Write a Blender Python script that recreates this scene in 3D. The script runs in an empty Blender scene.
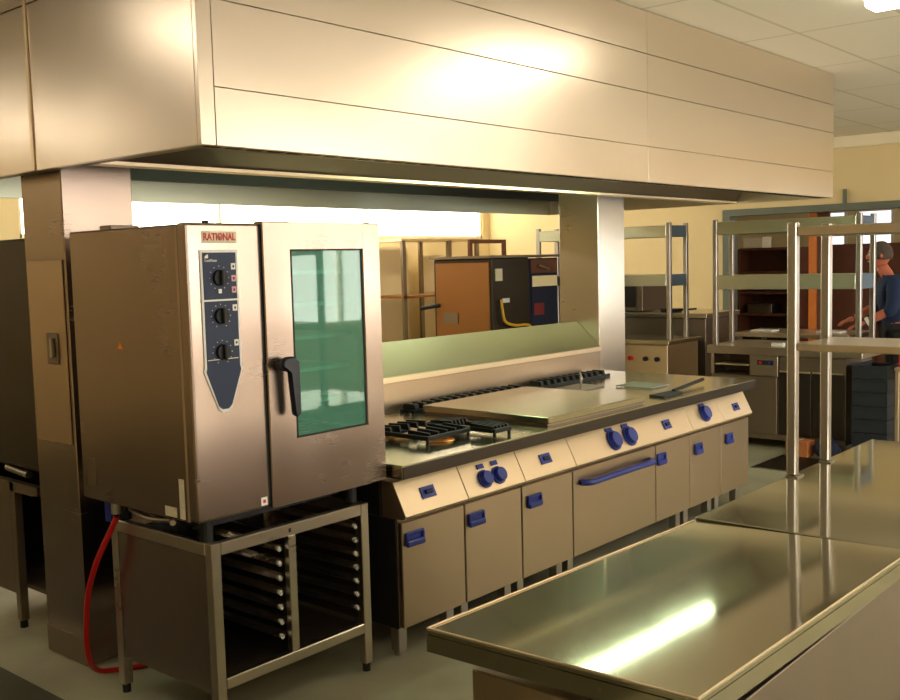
import bpy, bmesh, math, random
from mathutils import Vector, Matrix, Euler
random.seed(4)
S = bpy.context.scene
C = S.collection
R = math.radians

# ------------------------------------------------------------------ camera
def set_camera():
    y, p, r = R(40.86), R(4.98), R(1.477)
    f = 1007.6
    fw = Vector((math.cos(y)*math.cos(p), math.sin(y)*math.cos(p), -math.sin(p)))
    rt = Vector((math.sin(y), -math.cos(y), 0)); dn = fw.cross(rt)
    c, s = math.cos(r), math.sin(r)
    right = c*rt + s*dn
    down = -s*rt + c*dn
    cam = bpy.data.objects.new('camera', bpy.data.cameras.new('camera'))
    C.objects.link(cam)
    m = Matrix((right, -down, -fw)).transposed().to_4x4()
    m.translation = Vector((0, 0, 1.65))
    cam.matrix_world = m
    cam.data.sensor_fit = 'HORIZONTAL'; cam.data.sensor_width = 36
    cam.data.lens = 36*f/900
    cam.data.clip_start = .05
    S.camera = cam
set_camera()

# ------------------------------------------------------------------ world, exposure
W = bpy.data.worlds.new('world'); S.world = W; W.use_nodes = True
W.node_tree.nodes['Background'].inputs[0].default_value = (.75, .85, 1, 1)
W.node_tree.nodes['Background'].inputs[1].default_value = .6
S.view_settings.view_transform = 'Standard'; S.view_settings.look = 'None'
S.view_settings.exposure = 0.0; S.view_settings.gamma = 1
S.view_settings.use_curve_mapping = False

CEIL_E = 17.0      # ceiling tubes
HOOD_E = 28.0      # tubes under the hood
DAY_E = 9.0        # daylight in the windows behind the camera
DAY_BACK = 6.0     # daylight in the back windows

# ------------------------------------------------------------------ materials
def principled(name):
    m = bpy.data.materials.new(name); m.use_nodes = True
    nt = m.node_tree; b = nt.nodes['Principled BSDF']
    return m, nt, b
def lin(c):
    return tuple((x/12.92 if x <= .04045 else ((x+.055)/1.055)**2.4) for x in c) + (1,)
def plain(name, rgb, rough=.5, metal=0, noise=0, scale=8, spec=None, bump=0, coat=0):
    m, nt, b = principled(name)
    col = lin(rgb)
    b.inputs['Base Color'].default_value = col
    b.inputs['Roughness'].default_value = rough; b.inputs['Metallic'].default_value = metal
    if coat: b.inputs['Coat Weight'].default_value = coat
    if noise or bump:
        tc = nt.nodes.new('ShaderNodeTexCoord'); n = nt.nodes.new('ShaderNodeTexNoise')
        n.inputs['Scale'].default_value = scale; n.inputs['Detail'].default_value = 6
        nt.links.new(tc.outputs['Object'], n.inputs['Vector'])
        if noise:
            r = nt.nodes.new('ShaderNodeMix'); r.data_type = 'RGBA'
            r.inputs[6].default_value = tuple(max(0, c*(1-noise)) for c in col[:3]) + (1,)
            r.inputs[7].default_value = tuple(min(1, c*(1+noise)) for c in col[:3]) + (1,)
            nt.links.new(n.outputs['Fac'], r.inputs[0]); nt.links.new(r.outputs[2], b.inputs['Base Color'])
        if bump:
            bp = nt.nodes.new('ShaderNodeBump'); bp.inputs['Strength'].default_value = bump
            bp.inputs['Distance'].default_value = .01
            nt.links.new(n.outputs['Fac'], bp.inputs['Height']); nt.links.new(bp.outputs[0], b.inputs['Normal'])
    return m
def steel(name, rgb=(.80, .76, .70), rough=.28, var=.10, grain=(3, 3, 240), smudge=2.2, wave=.0, wscale=1.2, gb=.0):
    """brushed stainless: stretched grain in the roughness, soft smudges, slight waviness of the sheet"""
    m, nt, b = principled(name); N = nt.nodes; L = nt.links
    b.inputs['Metallic'].default_value = 1
    b.inputs['Base Color'].default_value = lin(rgb)
    tc = N.new('ShaderNodeTexCoord')
    mp = N.new('ShaderNodeMapping'); mp.inputs['Scale'].default_value = grain
    L.new(tc.outputs['Object'], mp.inputs['Vector'])
    g = N.new('ShaderNodeTexNoise'); g.inputs['Scale'].default_value = 1; g.inputs['Detail'].default_value = 3
    L.new(mp.outputs[0], g.inputs['Vector'])
    sm = N.new('ShaderNodeTexNoise'); sm.inputs['Scale'].default_value = smudge; sm.inputs['Detail'].default_value = 3
    sm.inputs['Roughness'].default_value = .6
    L.new(tc.outputs['Object'], sm.inputs['Vector'])
    a = N.new('ShaderNodeMath'); a.operation = 'MULTIPLY_ADD'
    a.inputs[1].default_value = var*.25; a.inputs[2].default_value = rough - var*.55
    L.new(g.outputs['Fac'], a.inputs[0])
    a2 = N.new('ShaderNodeMath'); a2.operation = 'MULTIPLY_ADD'; a2.inputs[1].default_value = var*.9
    L.new(sm.outputs['Fac'], a2.inputs[0]); L.new(a.outputs[0], a2.inputs[2])
    L.new(a2.outputs[0], b.inputs['Roughness'])
    last = None
    if wave:
        w = N.new('ShaderNodeTexNoise'); w.inputs['Scale'].default_value = wscale; w.inputs['Detail'].default_value = 1
        L.new(tc.outputs['Object'], w.inputs['Vector'])
        b2 = N.new('ShaderNodeBump'); b2.inputs['Strength'].default_value = 1; b2.inputs['Distance'].default_value = wave
        L.new(w.outputs['Fac'], b2.inputs['Height'])
        last = b2
    if last: L.new(last.outputs[0], b.inputs['Normal'])
    return m
def haze(m, rough2, fac):
    """second, softer reflection lobe of worn polished steel"""
    nt = m.node_tree; N = nt.nodes; L = nt.links
    b = N['Principled BSDF']; o = N['Material Output']
    g = N.new('ShaderNodeBsdfPrincipled'); g.inputs['Metallic'].default_value = 1
    g.inputs['Base Color'].default_value = b.inputs['Base Color'].default_value
    g.inputs['Roughness'].default_value = rough2
    mx = N.new('ShaderNodeMixShader'); mx.inputs[0].default_value = fac
    L.new(b.outputs[0], mx.inputs[1]); L.new(g.outputs[0], mx.inputs[2]); L.new(mx.outputs[0], o.inputs['Surface'])
def emit(name, rgb, strength):
    m, nt, b = principled(name)
    b.inputs['Base Color'].default_value = (.8, .8, .8, 1)
    b.inputs['Emission Color'].default_value = rgb + (1,)
    b.inputs['Emission Strength'].default_value = strength
    return m

M = {}
M['steel'] = steel('brushed_steel', var=.05, grain=(3, 3, 90))
M['hood'] = steel('hood_steel', (.88, .83, .77), .29, .07, (2, 2, 60), 1.4, wave=.014, wscale=1.2)
M['oven'] = steel('oven_steel', (.64, .575, .53), .25, .14, (3, 3, 200), 3.2, wave=.004)
M['door'] = steel('cabinet_steel', (.73, .65, .56), .33, .08, (200, 3, 3), 2)
M['console'] = steel('console_steel', (.88, .80, .68), .38, .08, (3, 200, 3), 2)
M['top'] = steel('worktop_steel', (.78, .75, .66), .20, .08, (3, 120, 3), 2.4, wave=.004)
M['table'] = steel('table_steel', (.72, .70, .60), .065, .06, (2.5, 60, 3), 1.8, wave=.0005, wscale=1.6)
haze(M['table'], .34, .18)
M['post'] = steel('tube_steel', (.70, .68, .66), .32, .04, (4, 4, 4), 3)
M['filter'] = steel('filter_steel', (.78, .80, .72), .32, .06, (3, 3, 3), 3)
M['dull'] = steel('dull_steel', (.55, .50, .44), .42, .12, (3, 3, 120), 3)
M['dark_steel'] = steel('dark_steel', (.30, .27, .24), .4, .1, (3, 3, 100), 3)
M['brown_steel'] = steel('brown_tinted_steel', (.64, .46, .30), .38, .1, (3, 3, 100), 2)
M['black'] = plain('black_rubber', (.06, .06, .065), .6)
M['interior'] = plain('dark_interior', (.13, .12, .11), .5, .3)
M['iron'] = plain('cast_iron', (.07, .07, .075), .55, .3, .3, 60, bump=.2)
M['blue'] = plain('blue_plastic', (.13, .20, .55), .38)
M['navy'] = plain('navy_panel', (.07, .15, .28), .55)
M['navy_handle'] = plain('navy_handle', (.08, .11, .17), .4)
M['white'] = plain('white_plastic', (.9, .9, .88), .45)
M['label'] = plain('paper_label', (.86, .82, .72), .7, noise=.25, scale=80)
M['pink'] = plain('pink_key', (.85, .62, .64), .5)
M['red'] = plain('red_print', (.78, .10, .10), .5)
M['red_rubber'] = plain('red_hose', (.72, .06, .05), .4)
M['yellow'] = plain('yellow_hose', (.85, .66, .15), .45)
M['orange'] = plain('orange_sign', (.92, .50, .05), .5)
M['brass'] = plain('brass_burner', (.88, .58, .28), .35, .7)
M['paint'] = plain('cream_paint', (.90, .82, .63), .85, noise=.04, scale=3)
M['paint_trim'] = plain('white_trim_paint', (.95, .91, .80), .6)
M['grey_frame'] = plain('grey_green_paint', (.40, .43, .39), .6)
M['blue_frame'] = plain('blue_grey_paint', (.30, .38, .46), .6)
M['wood'] = plain('brown_wood', (.36, .19, .11), .6, noise=.3, scale=6)
M['orange_wood'] = plain('orange_wood', (.80, .45, .14), .5, noise=.15, scale=8)
M['crate'] = plain('dark_crate', (.10, .12, .16), .6)
M['card'] = plain('carton_card', (.70, .42, .22), .8)
M['navy_cloth'] = plain('navy_cloth', (.09, .11, .20), .9)
M['shirt'] = plain('blue_shirt', (.10, .18, .32), .85, noise=.2, scale=12)
M['trouser'] = plain('dark_trouser', (.12, .12, .14), .9)
M['skin'] = plain('skin', (.74, .42, .32), .55)
M['hair'] = plain('grey_hair', (.33, .29, .26), .9, noise=.3, scale=60)
M['stripwall'] = plain('beige_panel', (.95, .88, .70), .7)
M['dark_red'] = plain('dark_red_print', (.45, .12, .13), .6)
M['hood_tube'] = emit('hood_tube_light', (.82, 1.0, .72), HOOD_E)
M['tube'] = emit('ceiling_tube_light', (1.0, .90, .74), CEIL_E)
M['day'] = emit('daylight_pane', (1.0, .93, .84), DAY_E)
M['hood_tube_rear'] = emit('hood_tube_light_rear', (.70, 1.0, .62), 14.0)
M['fill_side'] = emit('fill_pane_side', (.9, .95, 1.0), 5.0)
M['day_back'] = emit('daylight_pane_back', (1.0, .93, .74), DAY_BACK)
M['day_far'] = emit('daylight_pane_far', (.85, .88, 1.0), 1.3)

def glass_mat():
    m, nt, b = principled('green_door_glass')
    b.inputs['Base Color'].default_value = lin((.55, .86, .76))
    b.inputs['Roughness'].default_value = .03; b.inputs['IOR'].default_value = 1.5
    b.inputs['Transmission Weight'].default_value = .72
    return m
M['glass'] = glass_mat()

def floor_mat():
    m, nt, b = principled('grey_floor'); N = nt.nodes; L = nt.links
    tc = N.new('ShaderNodeTexCoord')
    n = N.new('ShaderNodeTexNoise'); n.inputs['Scale'].default_value = 2.2; n.inputs['Detail'].default_value = 8
    L.new(tc.outputs['Object'], n.inputs['Vector'])
    cr = N.new('ShaderNodeValToRGB'); e = cr.color_ramp.elements
    e[0].position = .3; e[0].color = lin((.56, .55, .46)); e[1].position = .75; e[1].color = lin((.68, .67, .57))
    L.new(n.outputs['Fac'], cr.inputs[0]); L.new(cr.outputs[0], b.inputs['Base Color'])
    b.inputs['Roughness'].default_value = .5
    return m
M['floor'] = floor_mat()
M['floor_dark'] = plain('dark_green_strip', (.19, .20, .15), .5, noise=.15, scale=3)

def ceiling_mat():
    m, nt, b = principled('ceiling_tiles'); N = nt.nodes; L = nt.links
    tc = N.new('ShaderNodeTexCoord')
    br = N.new('ShaderNodeTexBrick'); br.offset = 0
    br.inputs['Color1'].default_value = lin((.94, .92, .86)); br.inputs['Color2'].default_value = lin((.93, .90, .84))
    br.inputs['Mortar'].default_value = lin((.84, .81, .74)); br.inputs['Scale'].default_value = 1
    br.inputs['Mortar Size'].default_value = .012; br.inputs['Brick Width'].default_value = 1.2; br.inputs['Row Height'].default_value = .6
    L.new(tc.outputs['Object'], br.inputs['Vector']); L.new(br.outputs[0], b.inputs['Base Color'])
    b.inputs['Roughness'].default_value = .9
    return m
M['ceiling'] = ceiling_mat()

# ------------------------------------------------------------------ helpers
class MB:
    def __init__(s): s.bm = bmesh.new()
    def box(s, x0, x1, y0, y1, z0, z1, bev=0, seg=1):
        vs = [s.bm.verts.new((x, y, z)) for x in (x0, x1) for y in (y0, y1) for z in (z0, z1)]
        F = []
        for q in ((0,1,3,2),(4,6,7,5),(0,4,5,1),(2,3,7,6),(0,2,6,4),(1,5,7,3)):
            F.append(s.bm.faces.new([vs[i] for i in q]))
        if bev:
            es = list({e for f in F for e in f.edges})
            bmesh.ops.bevel(s.bm, geom=es, offset=bev, segments=seg, affect='EDGES', profile=.5)
        return s
    def prism(s, pts, a0, a1, axis=0, bev=0):
        """extrude a closed profile; axis 0: pts are (y,z) along x; axis 1: pts (x,z) along y; axis 2: pts (x,y) along z"""
        def v(p, a):
            return {0: (a, p[0], p[1]), 1: (p[0], a, p[1]), 2: (p[0], p[1], a)}[axis]
        A = [s.bm.verts.new(v(p, a0)) for p in pts]; B = [s.bm.verts.new(v(p, a1)) for p in pts]
        F = [s.bm.faces.new(A), s.bm.faces.new(B[::-1])]
        n = len(pts)
        for i in range(n): F.append(s.bm.faces.new((A[i], B[i], B[(i+1) % n], A[(i+1) % n])))
        if bev:
            es = list({e for f in F for e in f.edges})
            bmesh.ops.bevel(s.bm, geom=es, offset=bev, segments=1, affect='EDGES')
        return s
    def cyl(s, p0, p1, r, r2=None, n=14):
        p0, p1 = Vector(p0), Vector(p1); d = p1-p0
        q = d.to_track_quat('Z', 'Y').to_matrix().to_4x4()
        bmesh.ops.create_cone(s.bm, cap_ends=True, segments=n, radius1=r, radius2=r if r2 is None else r2,
                              depth=d.length, matrix=Matrix.Translation((p0+p1)/2) @ q)
        return s
    def ball(s, p, r, sc=(1, 1, 1), n=12):
        bmesh.ops.create_uvsphere(s.bm, u_segments=n, v_segments=max(6, n*2//3), radius=r,
                                  matrix=Matrix.Translation(p) @ Matrix.Diagonal((*sc, 1)))
        return s
    def tube(s, pts, r, n=10, smooth_n=6):
        P = [Vector(p) for p in pts]
        Q = []
        for i in range(len(P)-1):
            p0 = P[max(i-1, 0)]; p1 = P[i]; p2 = P[i+1]; p3 = P[min(i+2, len(P)-1)]
            for k in range(smooth_n):
                t = k/smooth_n
                Q.append(.5*((2*p1)+(-p0+p2)*t+(2*p0-5*p1+4*p2-p3)*t*t+(-p0+3*p1-3*p2+p3)*t**3))
        Q.append(P[-1]); rings = []
        up = Vector((.3, .2, 1)).normalized()
        for i, q in enumerate(Q):
            d = (Q[min(i+1, len(Q)-1)]-Q[max(i-1, 0)]).normalized()
            a = d.cross(up)
            if a.length < .1: a = d.cross(Vector((1, 0, 0)))
            a.normalize(); b = d.cross(a)
            rings.append([s.bm.verts.new(q+r*(math.cos(t)*a+math.sin(t)*b)) for t in [2*math.pi*k/n for k in range(n)]])
        for A, B in zip(rings, rings[1:]):
            for k in range(n): s.bm.faces.new((A[k], A[(k+1) % n], B[(k+1) % n], B[k]))
        s.bm.faces.new(rings[0][::-1]); s.bm.faces.new(rings[-1])
        return s
    def build(s, name, mat, parent=None, smooth=False):
        bmesh.ops.recalc_face_normals(s.bm, faces=s.bm.faces)
        me = bpy.data.meshes.new(name)
        off = world_loc(parent) if parent else Vector((0, 0, 0))
        if parent is not None: bmesh.ops.translate(s.bm, verts=s.bm.verts, vec=-off)
        s.bm.to_mesh(me); s.bm.free()
        if smooth:
            for p in me.polygons: p.use_smooth = True
            try: me.set_sharp_from_angle(angle=R(40))
            except Exception: pass
        me.materials.append(mat if not isinstance(mat, str) else M[mat])
        o = bpy.data.objects.new(name, me); C.objects.link(o)
        if parent is not None: o.parent = parent
        return o
def world_loc(o):
    v = Vector((0, 0, 0))
    while o is not None:
        v += o.location; o = o.parent
    return v
def box(*a, **k): return MB().box(*a, **k)
def tag(o, label, cat, group=None, kind=None):
    if label: o['label'] = label
    if cat: o['category'] = cat
    if group: o['group'] = group
    if kind: o['kind'] = kind
    return o
def thing(name, loc, label, cat, group=None):
    o = bpy.data.objects.new(name, None); o.empty_display_size = .1
    C.objects.link(o); o.location = loc
    return tag(o, label, cat, group)
def struct(name, mb, mat, label, cat):
    return tag(mb.build(name, mat), label, cat, kind='structure')
def dup(o, parent=None, loc=None):
    c = o.copy(); C.objects.link(c)
    if parent is not None: c.parent = parent
    if loc is not None: c.location = loc
    for ch in list(o.children): dup(ch, c)
    return c
def text_obj(txt, size, mat, parent, loc, rot, name, bold=0, ext=.0006, width=None):
    cu = bpy.data.curves.new(name, 'FONT'); cu.body = txt; cu.size = size; cu.extrude = ext; cu.offset = bold
    cu.align_x = 'CENTER'; cu.align_y = 'CENTER'
    t = bpy.data.objects.new(name, cu); C.objects.link(t)
    dg = bpy.context.evaluated_depsgraph_get(); dg.update()
    me = bpy.data.meshes.new_from_object(t.evaluated_get(dg))
    bpy.data.objects.remove(t); bpy.data.curves.remove(cu)
    if width:
        xs = [v.co.x for v in me.vertices]; w = max(xs)-min(xs)
        for v in me.vertices: v.co.x *= width/w
    me.transform(Euler(rot).to_matrix().to_4x4())
    me.materials.clear(); me.materials.append(M[mat])
    o = bpy.data.objects.new(name, me); C.objects.link(o); o.parent = parent
    o.location = Vector(loc) - world_loc(parent)
    return o

# ================================================================== SETTING
X0, X1, Y0, Y1, ZC = -2.6, 11.7, -3.6, 9.3, 2.95
struct('floor', box(X0-.1, 16.2, Y0-.1, Y1+.1, -.1, 0), 'floor', 'grey-beige kitchen floor', 'floor')
struct('trim_3', box(X0, 1.85, 2.0, Y1-.05, 0, .004), 'floor_dark', 'dark green strip on the floor along the left of the island', 'floor')  # thin sheet, darker and greener than the floor around it
struct('ceiling', box(X0-.1, 16.2, Y0-.1, Y1+.1, ZC, ZC+.1), 'ceiling', 'beige tiled kitchen ceiling', 'ceiling')
# back wall with high window band
wb = MB()
wb.box(X0, X1, Y1, Y1+.15, 0, 1.98).box(X0, 4.6, Y1, Y1+.15, 1.98, ZC).box(4.6, X1, Y1, Y1+.15, 2.75, ZC).box(11.55, X1, Y1, Y1+.15, 1.98, 2.75)
struct('wall_back', wb, 'paint', 'cream back wall beneath the bright high window', 'wall')
w = MB()
for x in (4.6, 6.9, 9.2, 11.52): w.box(x, x+.03, Y1+.02, Y1+.08, 1.98, 2.75)
w.box(4.6, 11.55, Y1+.02, Y1+.08, 1.98, 2.02).box(4.6, 11.55, Y1+.02, Y1+.08, 2.71, 2.75)
w1 = struct('window_1', w, 'paint_trim', 'bright frosted high window in the back wall', 'window')
box(4.63, 11.52, Y1+.09, Y1+.10, 2.0, 2.73).build('window_pane', 'day_back', w1)
# right wall with wide opening to the store behind
wr = MB()
wr.box(X1, X1+.15, 5.6, Y1, 0, ZC).box(X1, X1+.15, 1.2, 5.6, 2.2, ZC).box(X1, X1+.15, .9, 1.2, 0, ZC).box(X1, X1+.15, Y0, -.9, 0, ZC).box(X1, X1+.15, -.9, .9, 0, .9).box(X1, X1+.15, -.9, .9, 1.95, ZC)
struct('wall_right', wr, 'paint', 'cream far wall with a wide opening', 'wall')
struct('trim_1', box(X1-.06, X1, Y0, Y1, 2.82, ZC, bev=.01), 'paint_trim', 'white coving along the top of the far wall', 'trim')
fr = MB()
fr.box(X1-.04, X1+.17, 1.2, 5.6, 2.12, 2.2).box(X1-.04, X1+.17, 5.5, 5.6, 0, 2.12)
struct('door_1', fr, 'grey_frame', 'grey painted frame of the wide opening in the far wall', 'door frame')
struct('trim_2', MB().cyl((X1-.03, 4.12, 2.2), (X1-.03, 4.12, 2.36), .022), 'grey_frame', 'short grey conduit above the opening', 'trim')
# front wall behind camera with windows, left wall
wf = MB()
wins = [(1.2, 3.4), (4.6, 6.9), (7.6, 9.9)]
xs = X0
for a, b in wins:
    wf.box(xs, a, Y0-.15, Y0, 0, ZC); wf.box(a, b, Y0-.15, Y0, 0, .9); wf.box(a, b, Y0-.15, Y0, 2.4, ZC); xs = b
wf.box(xs, X1, Y0-.15, Y0, 0, ZC)
struct('wall_front', wf, 'paint', 'cream wall behind the camera', 'wall')
for i, (a, b) in enumerate(wins):
    w = MB()
    for x in (a, (a+b)/2-.02, b-.04): w.box(x, x+.04, Y0-.1, Y0-.03, .9, 2.4)
    w.box(a, b, Y0-.1, Y0-.03, .9, .94).box(a, b, Y0-.1, Y0-.03, 2.36, 2.4)
    o = struct('window_%d' % (i+2), w, 'paint_trim', 'window in the wall behind the camera', 'window')
    box(a, b, Y0-.12, Y0-.11, .9, 2.4).build('window_pane', 'day', o)
w = MB()
for y in (-.9, -.02, .86): w.box(X1+.03, X1+.08, y, y+.04, .9, 1.95)
w.box(X1+.03, X1+.08, -.9, .9, .9, .94).box(X1+.03, X1+.08, -.9, .9, 1.91, 1.95)
o = struct('window_8', w, 'paint_trim', 'window added in the far wall outside the view for its light', 'window')
box(X1+.09, X1+.10, -.9, .9, .9, 1.95).build('window_pane', 'fill_side', o)  # glowing pane added out of view to brighten the far column
struct('wall_left', box(X0-.15, X0, Y0, Y1, 0, ZC), 'paint', 'cream left wall', 'wall')
# store room beyond the opening
bb = MB().box(16.0, 16.15, 0, 8, 0, ZC).box(X1+.15, 16.15, 8, 8.15, 0, ZC).box(X1+.15, 16.15, -.15, 0, 0, ZC)
struct('wall_store', bb, 'paint', 'walls of the room beyond the opening', 'wall')

# ================================================================== LIGHT FITTINGS
def ceiling_light(x, y, along, label):
    t = thing('ceiling_light', (x, y, ZC), label, 'ceiling light', 'tube lights added on the ceiling')
    L = .62
    def q(a, b, c, d, e, f): return (c, d, a, b, e, f) if along == 'y' else (a, b, c, d, e, f)
    d = q(-L, L, -.10, .10, -.025, -.001)
    box(x+d[0], x+d[1], y+d[2], y+d[3], ZC+d[4], ZC+d[5], bev=.004).build('housing', 'paint_trim', t)
    d = q(-L+.02, L-.02, -.08, .08, -.075, -.026)
    box(x+d[0], x+d[1], y+d[2], y+d[3], ZC+d[4], ZC+d[5], bev=.02, seg=3).build('diffuser', 'tube', t, True)
    return t
vis = ceiling_light(5.42, 1.20, 'y', 'white lit tube light on the ceiling, at the top right')
if 'group' in vis.keys(): del vis['group']
for i, (x, y, al) in enumerate([(.6, 1.0, 'x'), (.2, 4.5, 'x'), (8.8, -1.6, 'x'), (2.4, -1.6, 'x'), (6.4, -1.6, 'x'), (1.6, 8.3, 'x'), (-.6, 8.3, 'x'),
                 (3.6, 8.3, 'x'), (5.6, 8.3, 'x'), (7.6, 8.3, 'x'), (9.6, 8.3, 'x'), (9.8, 7.0, 'x'), (13.6, 4.0, 'y'), (5.2, 6.6, 'x')]):  # added tubes: extra light for back wall, hood side and room
    ceiling_light(x, y, al, 'white lit tube light on the ceiling, added outside the view for its light')

# ================================================================== COLUMNS
def column(x0, x1, y0, y1, label, door):
    t = thing('steel_column', ((x0+x1)/2, (y0+y1)/2, 0), label, 'column')
    box(x0, x1, y0, y1, .005, 2.34, bev=.004).build('cladding', 'oven' if door else 'steel', t)
    if door:
        d = box(x0-.006, x0-.001, y0+.02, y1-.02, .94, 1.70, bev=.002).build('access_panel', 'door', t)
        lk = box(x0-.012, x0-.0065, y0+.08, y0+.17, 1.27, 1.40, bev=.003).build('lock_plate', 'dull', d)
        MB().box(x0-.03, x0-.0125, y0+.10, y0+.115, 1.30, 1.38, bev=.003).build('latch', 'post', d)
        box(x0-.004, x0-.001, y0+.0, y1, .005, .12, bev=.001).build('kick_plate', 'dull', t)
    return t
column(2.08, 2.40, 3.84, 4.17, 'steel-clad column behind the tall oven', True)
column(6.055, 6.405, 3.84, 4.17, 'steel-clad column rising at the right end of the cooking range', False)

# ================================================================== EXTRACTION HOOD
hx0, hx1, hy0, hy1, hz0, hz1 = 1.98, 7.55, 2.75, 5.30, 2.05, 2.945
hd = thing('extraction_hood', ((hx0+hx1)/2, (hy0+hy1)/2, hz0), 'huge boxy stainless steel extraction hood under the ceiling, over the cooking island', 'extractor hood')
seams = [hz0, 2.238, 2.52, 2.722, hz1]; g = .003
xs = [hx0, 2.04, 4.84, hx1]
for i in range(3):
    for k in range(4):
        if i == 0 and k: continue
        z0, z1 = (seams[k], seams[k+1]) if i else (hz0, hz1)
        box(xs[i]+(g/2 if i else 0), xs[i+1]-g/2, hy0, hy0+.02, z0+(g if k else 0), z1, bev=.0012).build('front_panel', 'hood', hd)
ys = [hy0+.021, 3.85, 4.55, hy1]
for i in range(3):
    box(hx0, hx0+.02, ys[i]+.001, ys[i+1]-.001, hz0, 2.685, bev=.0012).build('end_panel', 'hood', hd)
    box(hx0, hx0+.02, ys[i]+.001, ys[i+1]-.001, 2.69, hz1, bev=.0012).build('end_panel', 'hood', hd)
box(hx0-.006, hx0-.0005, 3.838, 3.862, hz0, hz1, bev=.002).build('seam_strip', 'console', hd)
box(hx1-.02, hx1, hy0+.021, hy1, hz0, hz1).build('end_panel', 'hood', hd)
box(hx0+.021, hx1-.021, hy1-.02, hy1, hz0, hz1).build('back_panel', 'filter', hd)
box(hx0+.021, hx1-.021, hy0+.021, hy1-.021, 2.60, 2.62).build('roof_panel', 'filter', hd)
# perimeter gutter with slots
lip = box(hx0+.021, hx1-.021, hy0+.021, hy0+.105, 2.052, 2.062).build('slotted_gutter', 'dull', hd)
sl = MB(); nx = 62
for i in range(nx):
    x = hx0+.05+i*(hx1-hx0-.1)/nx
    sl.box(x, x+.055, hy0+.03, hy0+.06, 2.0495, 2.0515)
sl.build('slot_row', 'black', lip)['kind'] = 'stuff'
box(hx0+.021, hx0+.07, hy0+.07, hy1-.021, 2.052, 2.07).build('side_gutter', 'dull', hd)
# V filter banks with the trough between them
def filt(x0, x1, ya, za, yb, zb):
    b = MB(); n = 7
    d = Vector((0, yb-ya, zb-za)); nrm = Vector((0, -(zb-za), yb-ya)).normalized()
    if nrm.z > 0: nrm = -nrm
    wd = (x1-x0-.012)/n
    for k in range(n):
        xa = x0+.006+k*wd
        prof = [(xa, 0), (xa+wd*.62, 0), (xa+wd*.5, .014), (xa+wd*.12, .014)]
        A = [b.bm.verts.new(Vector((p[0], ya, za))+nrm*p[1]) for p in prof]
        B = [b.bm.verts.new(Vector((p[0], yb, zb))+nrm*p[1]) for p in prof]
        b.bm.faces.new(A); b.bm.faces.new(B[::-1])
        for i in range(4): b.bm.faces.new((A[i], B[i], B[(i+1) % 4], A[(i+1) % 4]))
    return b
xq = 2.42; fw = (6.0-2.5)/7
nb = 10; fw = (hx1-.1-hx0-.1)/nb
for i in range(nb):
    a = hx0+.1+i*fw
    filt(a, a+fw-.01, 3.405, 2.175, 3.125, 2.56).build('baffle_filter', 'filter', hd)
bank = MB()
bank.prism([(3.135, 2.59), (3.50, 2.07), (3.56, 2.07), (4.0, 2.59)], hx0+.03, hx1-.03, 0)
bank.build('filter_housing', 'dull', hd)
MB().prism([(3.49, 2.052), (3.57, 2.052), (3.57, 2.066), (3.49, 2.066)], hx0+.03, hx1-.03, 0).build('grease_trough', 'console', hd)
box(2.86, 2.90, 5.20, 5.275, 2.06, 2.16).build('hanger_bracket', 'black', hd)
box(hx0+.03, hx1-.03, 4.965, 5.0, 2.145, 2.225).build('rear_dark_band', 'interior', hd)  # dark band across the rear interior of the hood
MB().prism([(4.985, 2.232), (5.0, 2.232), (5.0, 2.598), (4.27, 2.598)], hx0+.03, hx1-.03, 0).build('rear_filter_housing', 'dull', hd)
for i in range(nb):
    a = hx0+.1+i*fw
    filt(a, a+fw-.01, 4.94, 2.235, 4.25, 2.578).build('baffle_filter', 'filter', hd)
lamp = box(3.2, 6.2, 4.04, 4.14, 2.54, 2.58, bev=.004).build('lamp_housing', 'paint_trim', hd)
box(3.24, 6.16, 4.05, 4.13, 2.50, 2.539, bev=.02, seg=3).build('lamp_tube', 'hood_tube_rear', lamp, True)
for i, x in enumerate((4.25,)):
    lamp = box(x-.0, x+1.7, 2.865, 3.005, 2.135, 2.17, bev=.004).build('lamp_housing', 'paint_trim', hd)
    box(x+.04, x+1.66, 2.875, 2.995, 2.088, 2.134, bev=.02, seg=3).build('lamp_tube', 'hood_tube', lamp, True)

# ================================================================== COOKING RANGE
CY = 2.82     # door plane
GH = 'modular range units under the long worktop'
def handle_pull(x, z, parent, w=.11, h=.055, y=CY):
    b = MB()
    b.box(x-w/2, x+w/2, y-.020, y-.001, z-h*.62, z-h*.12, bev=.006)
    b.box(x-w/2, x+w/2, y-.012, y-.001, z+h*.28, z+h*.5, bev=.003)
    b.box(x-w/2, x-w/2+.012, y-.014, y-.001, z-h*.2, z+h*.35, bev=.003)
    b.box(x+w/2-.012, x+w/2, y-.014, y-.001, z-h*.2, z+h*.35, bev=.003)
    b.box(x-w/2+.01, x+w/2-.01, y-.004, y-.001, z-h*.3, z+h*.4)
    return b.build('handle', 'blue', parent)
cz0, cz1, cy0, cy1 = .615, .752, 2.792, 2.862     # console bottom/top
def on_console(z):       # y of the console face at z
    t = (z-cz0)/(cz1-cz0); return cy0+t*(cy1-cy0)
cn = Vector((0, -(cz1-cz0), (cy1-cy0))).normalized()
def console_panel(a, b, parent):
    return MB().prism([(cy0, cz0), (cy1, cz1), (2.93, cz1), (2.93, .60), (cy0+.012, .60)], a, b, 0, bev=.002).build('console', 'console', parent)
def knob(x, z, parent, r=.036):
    p = Vector((x, on_console(z), z)) + cn*.001
    k = MB()
    k.cyl(p, p+cn*.008, r*1.18, n=20)
    k.cyl(p+cn*.008, p+cn*.03, r, r*.86, n=20)
    k.build('knob', 'blue', parent, True)
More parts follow.
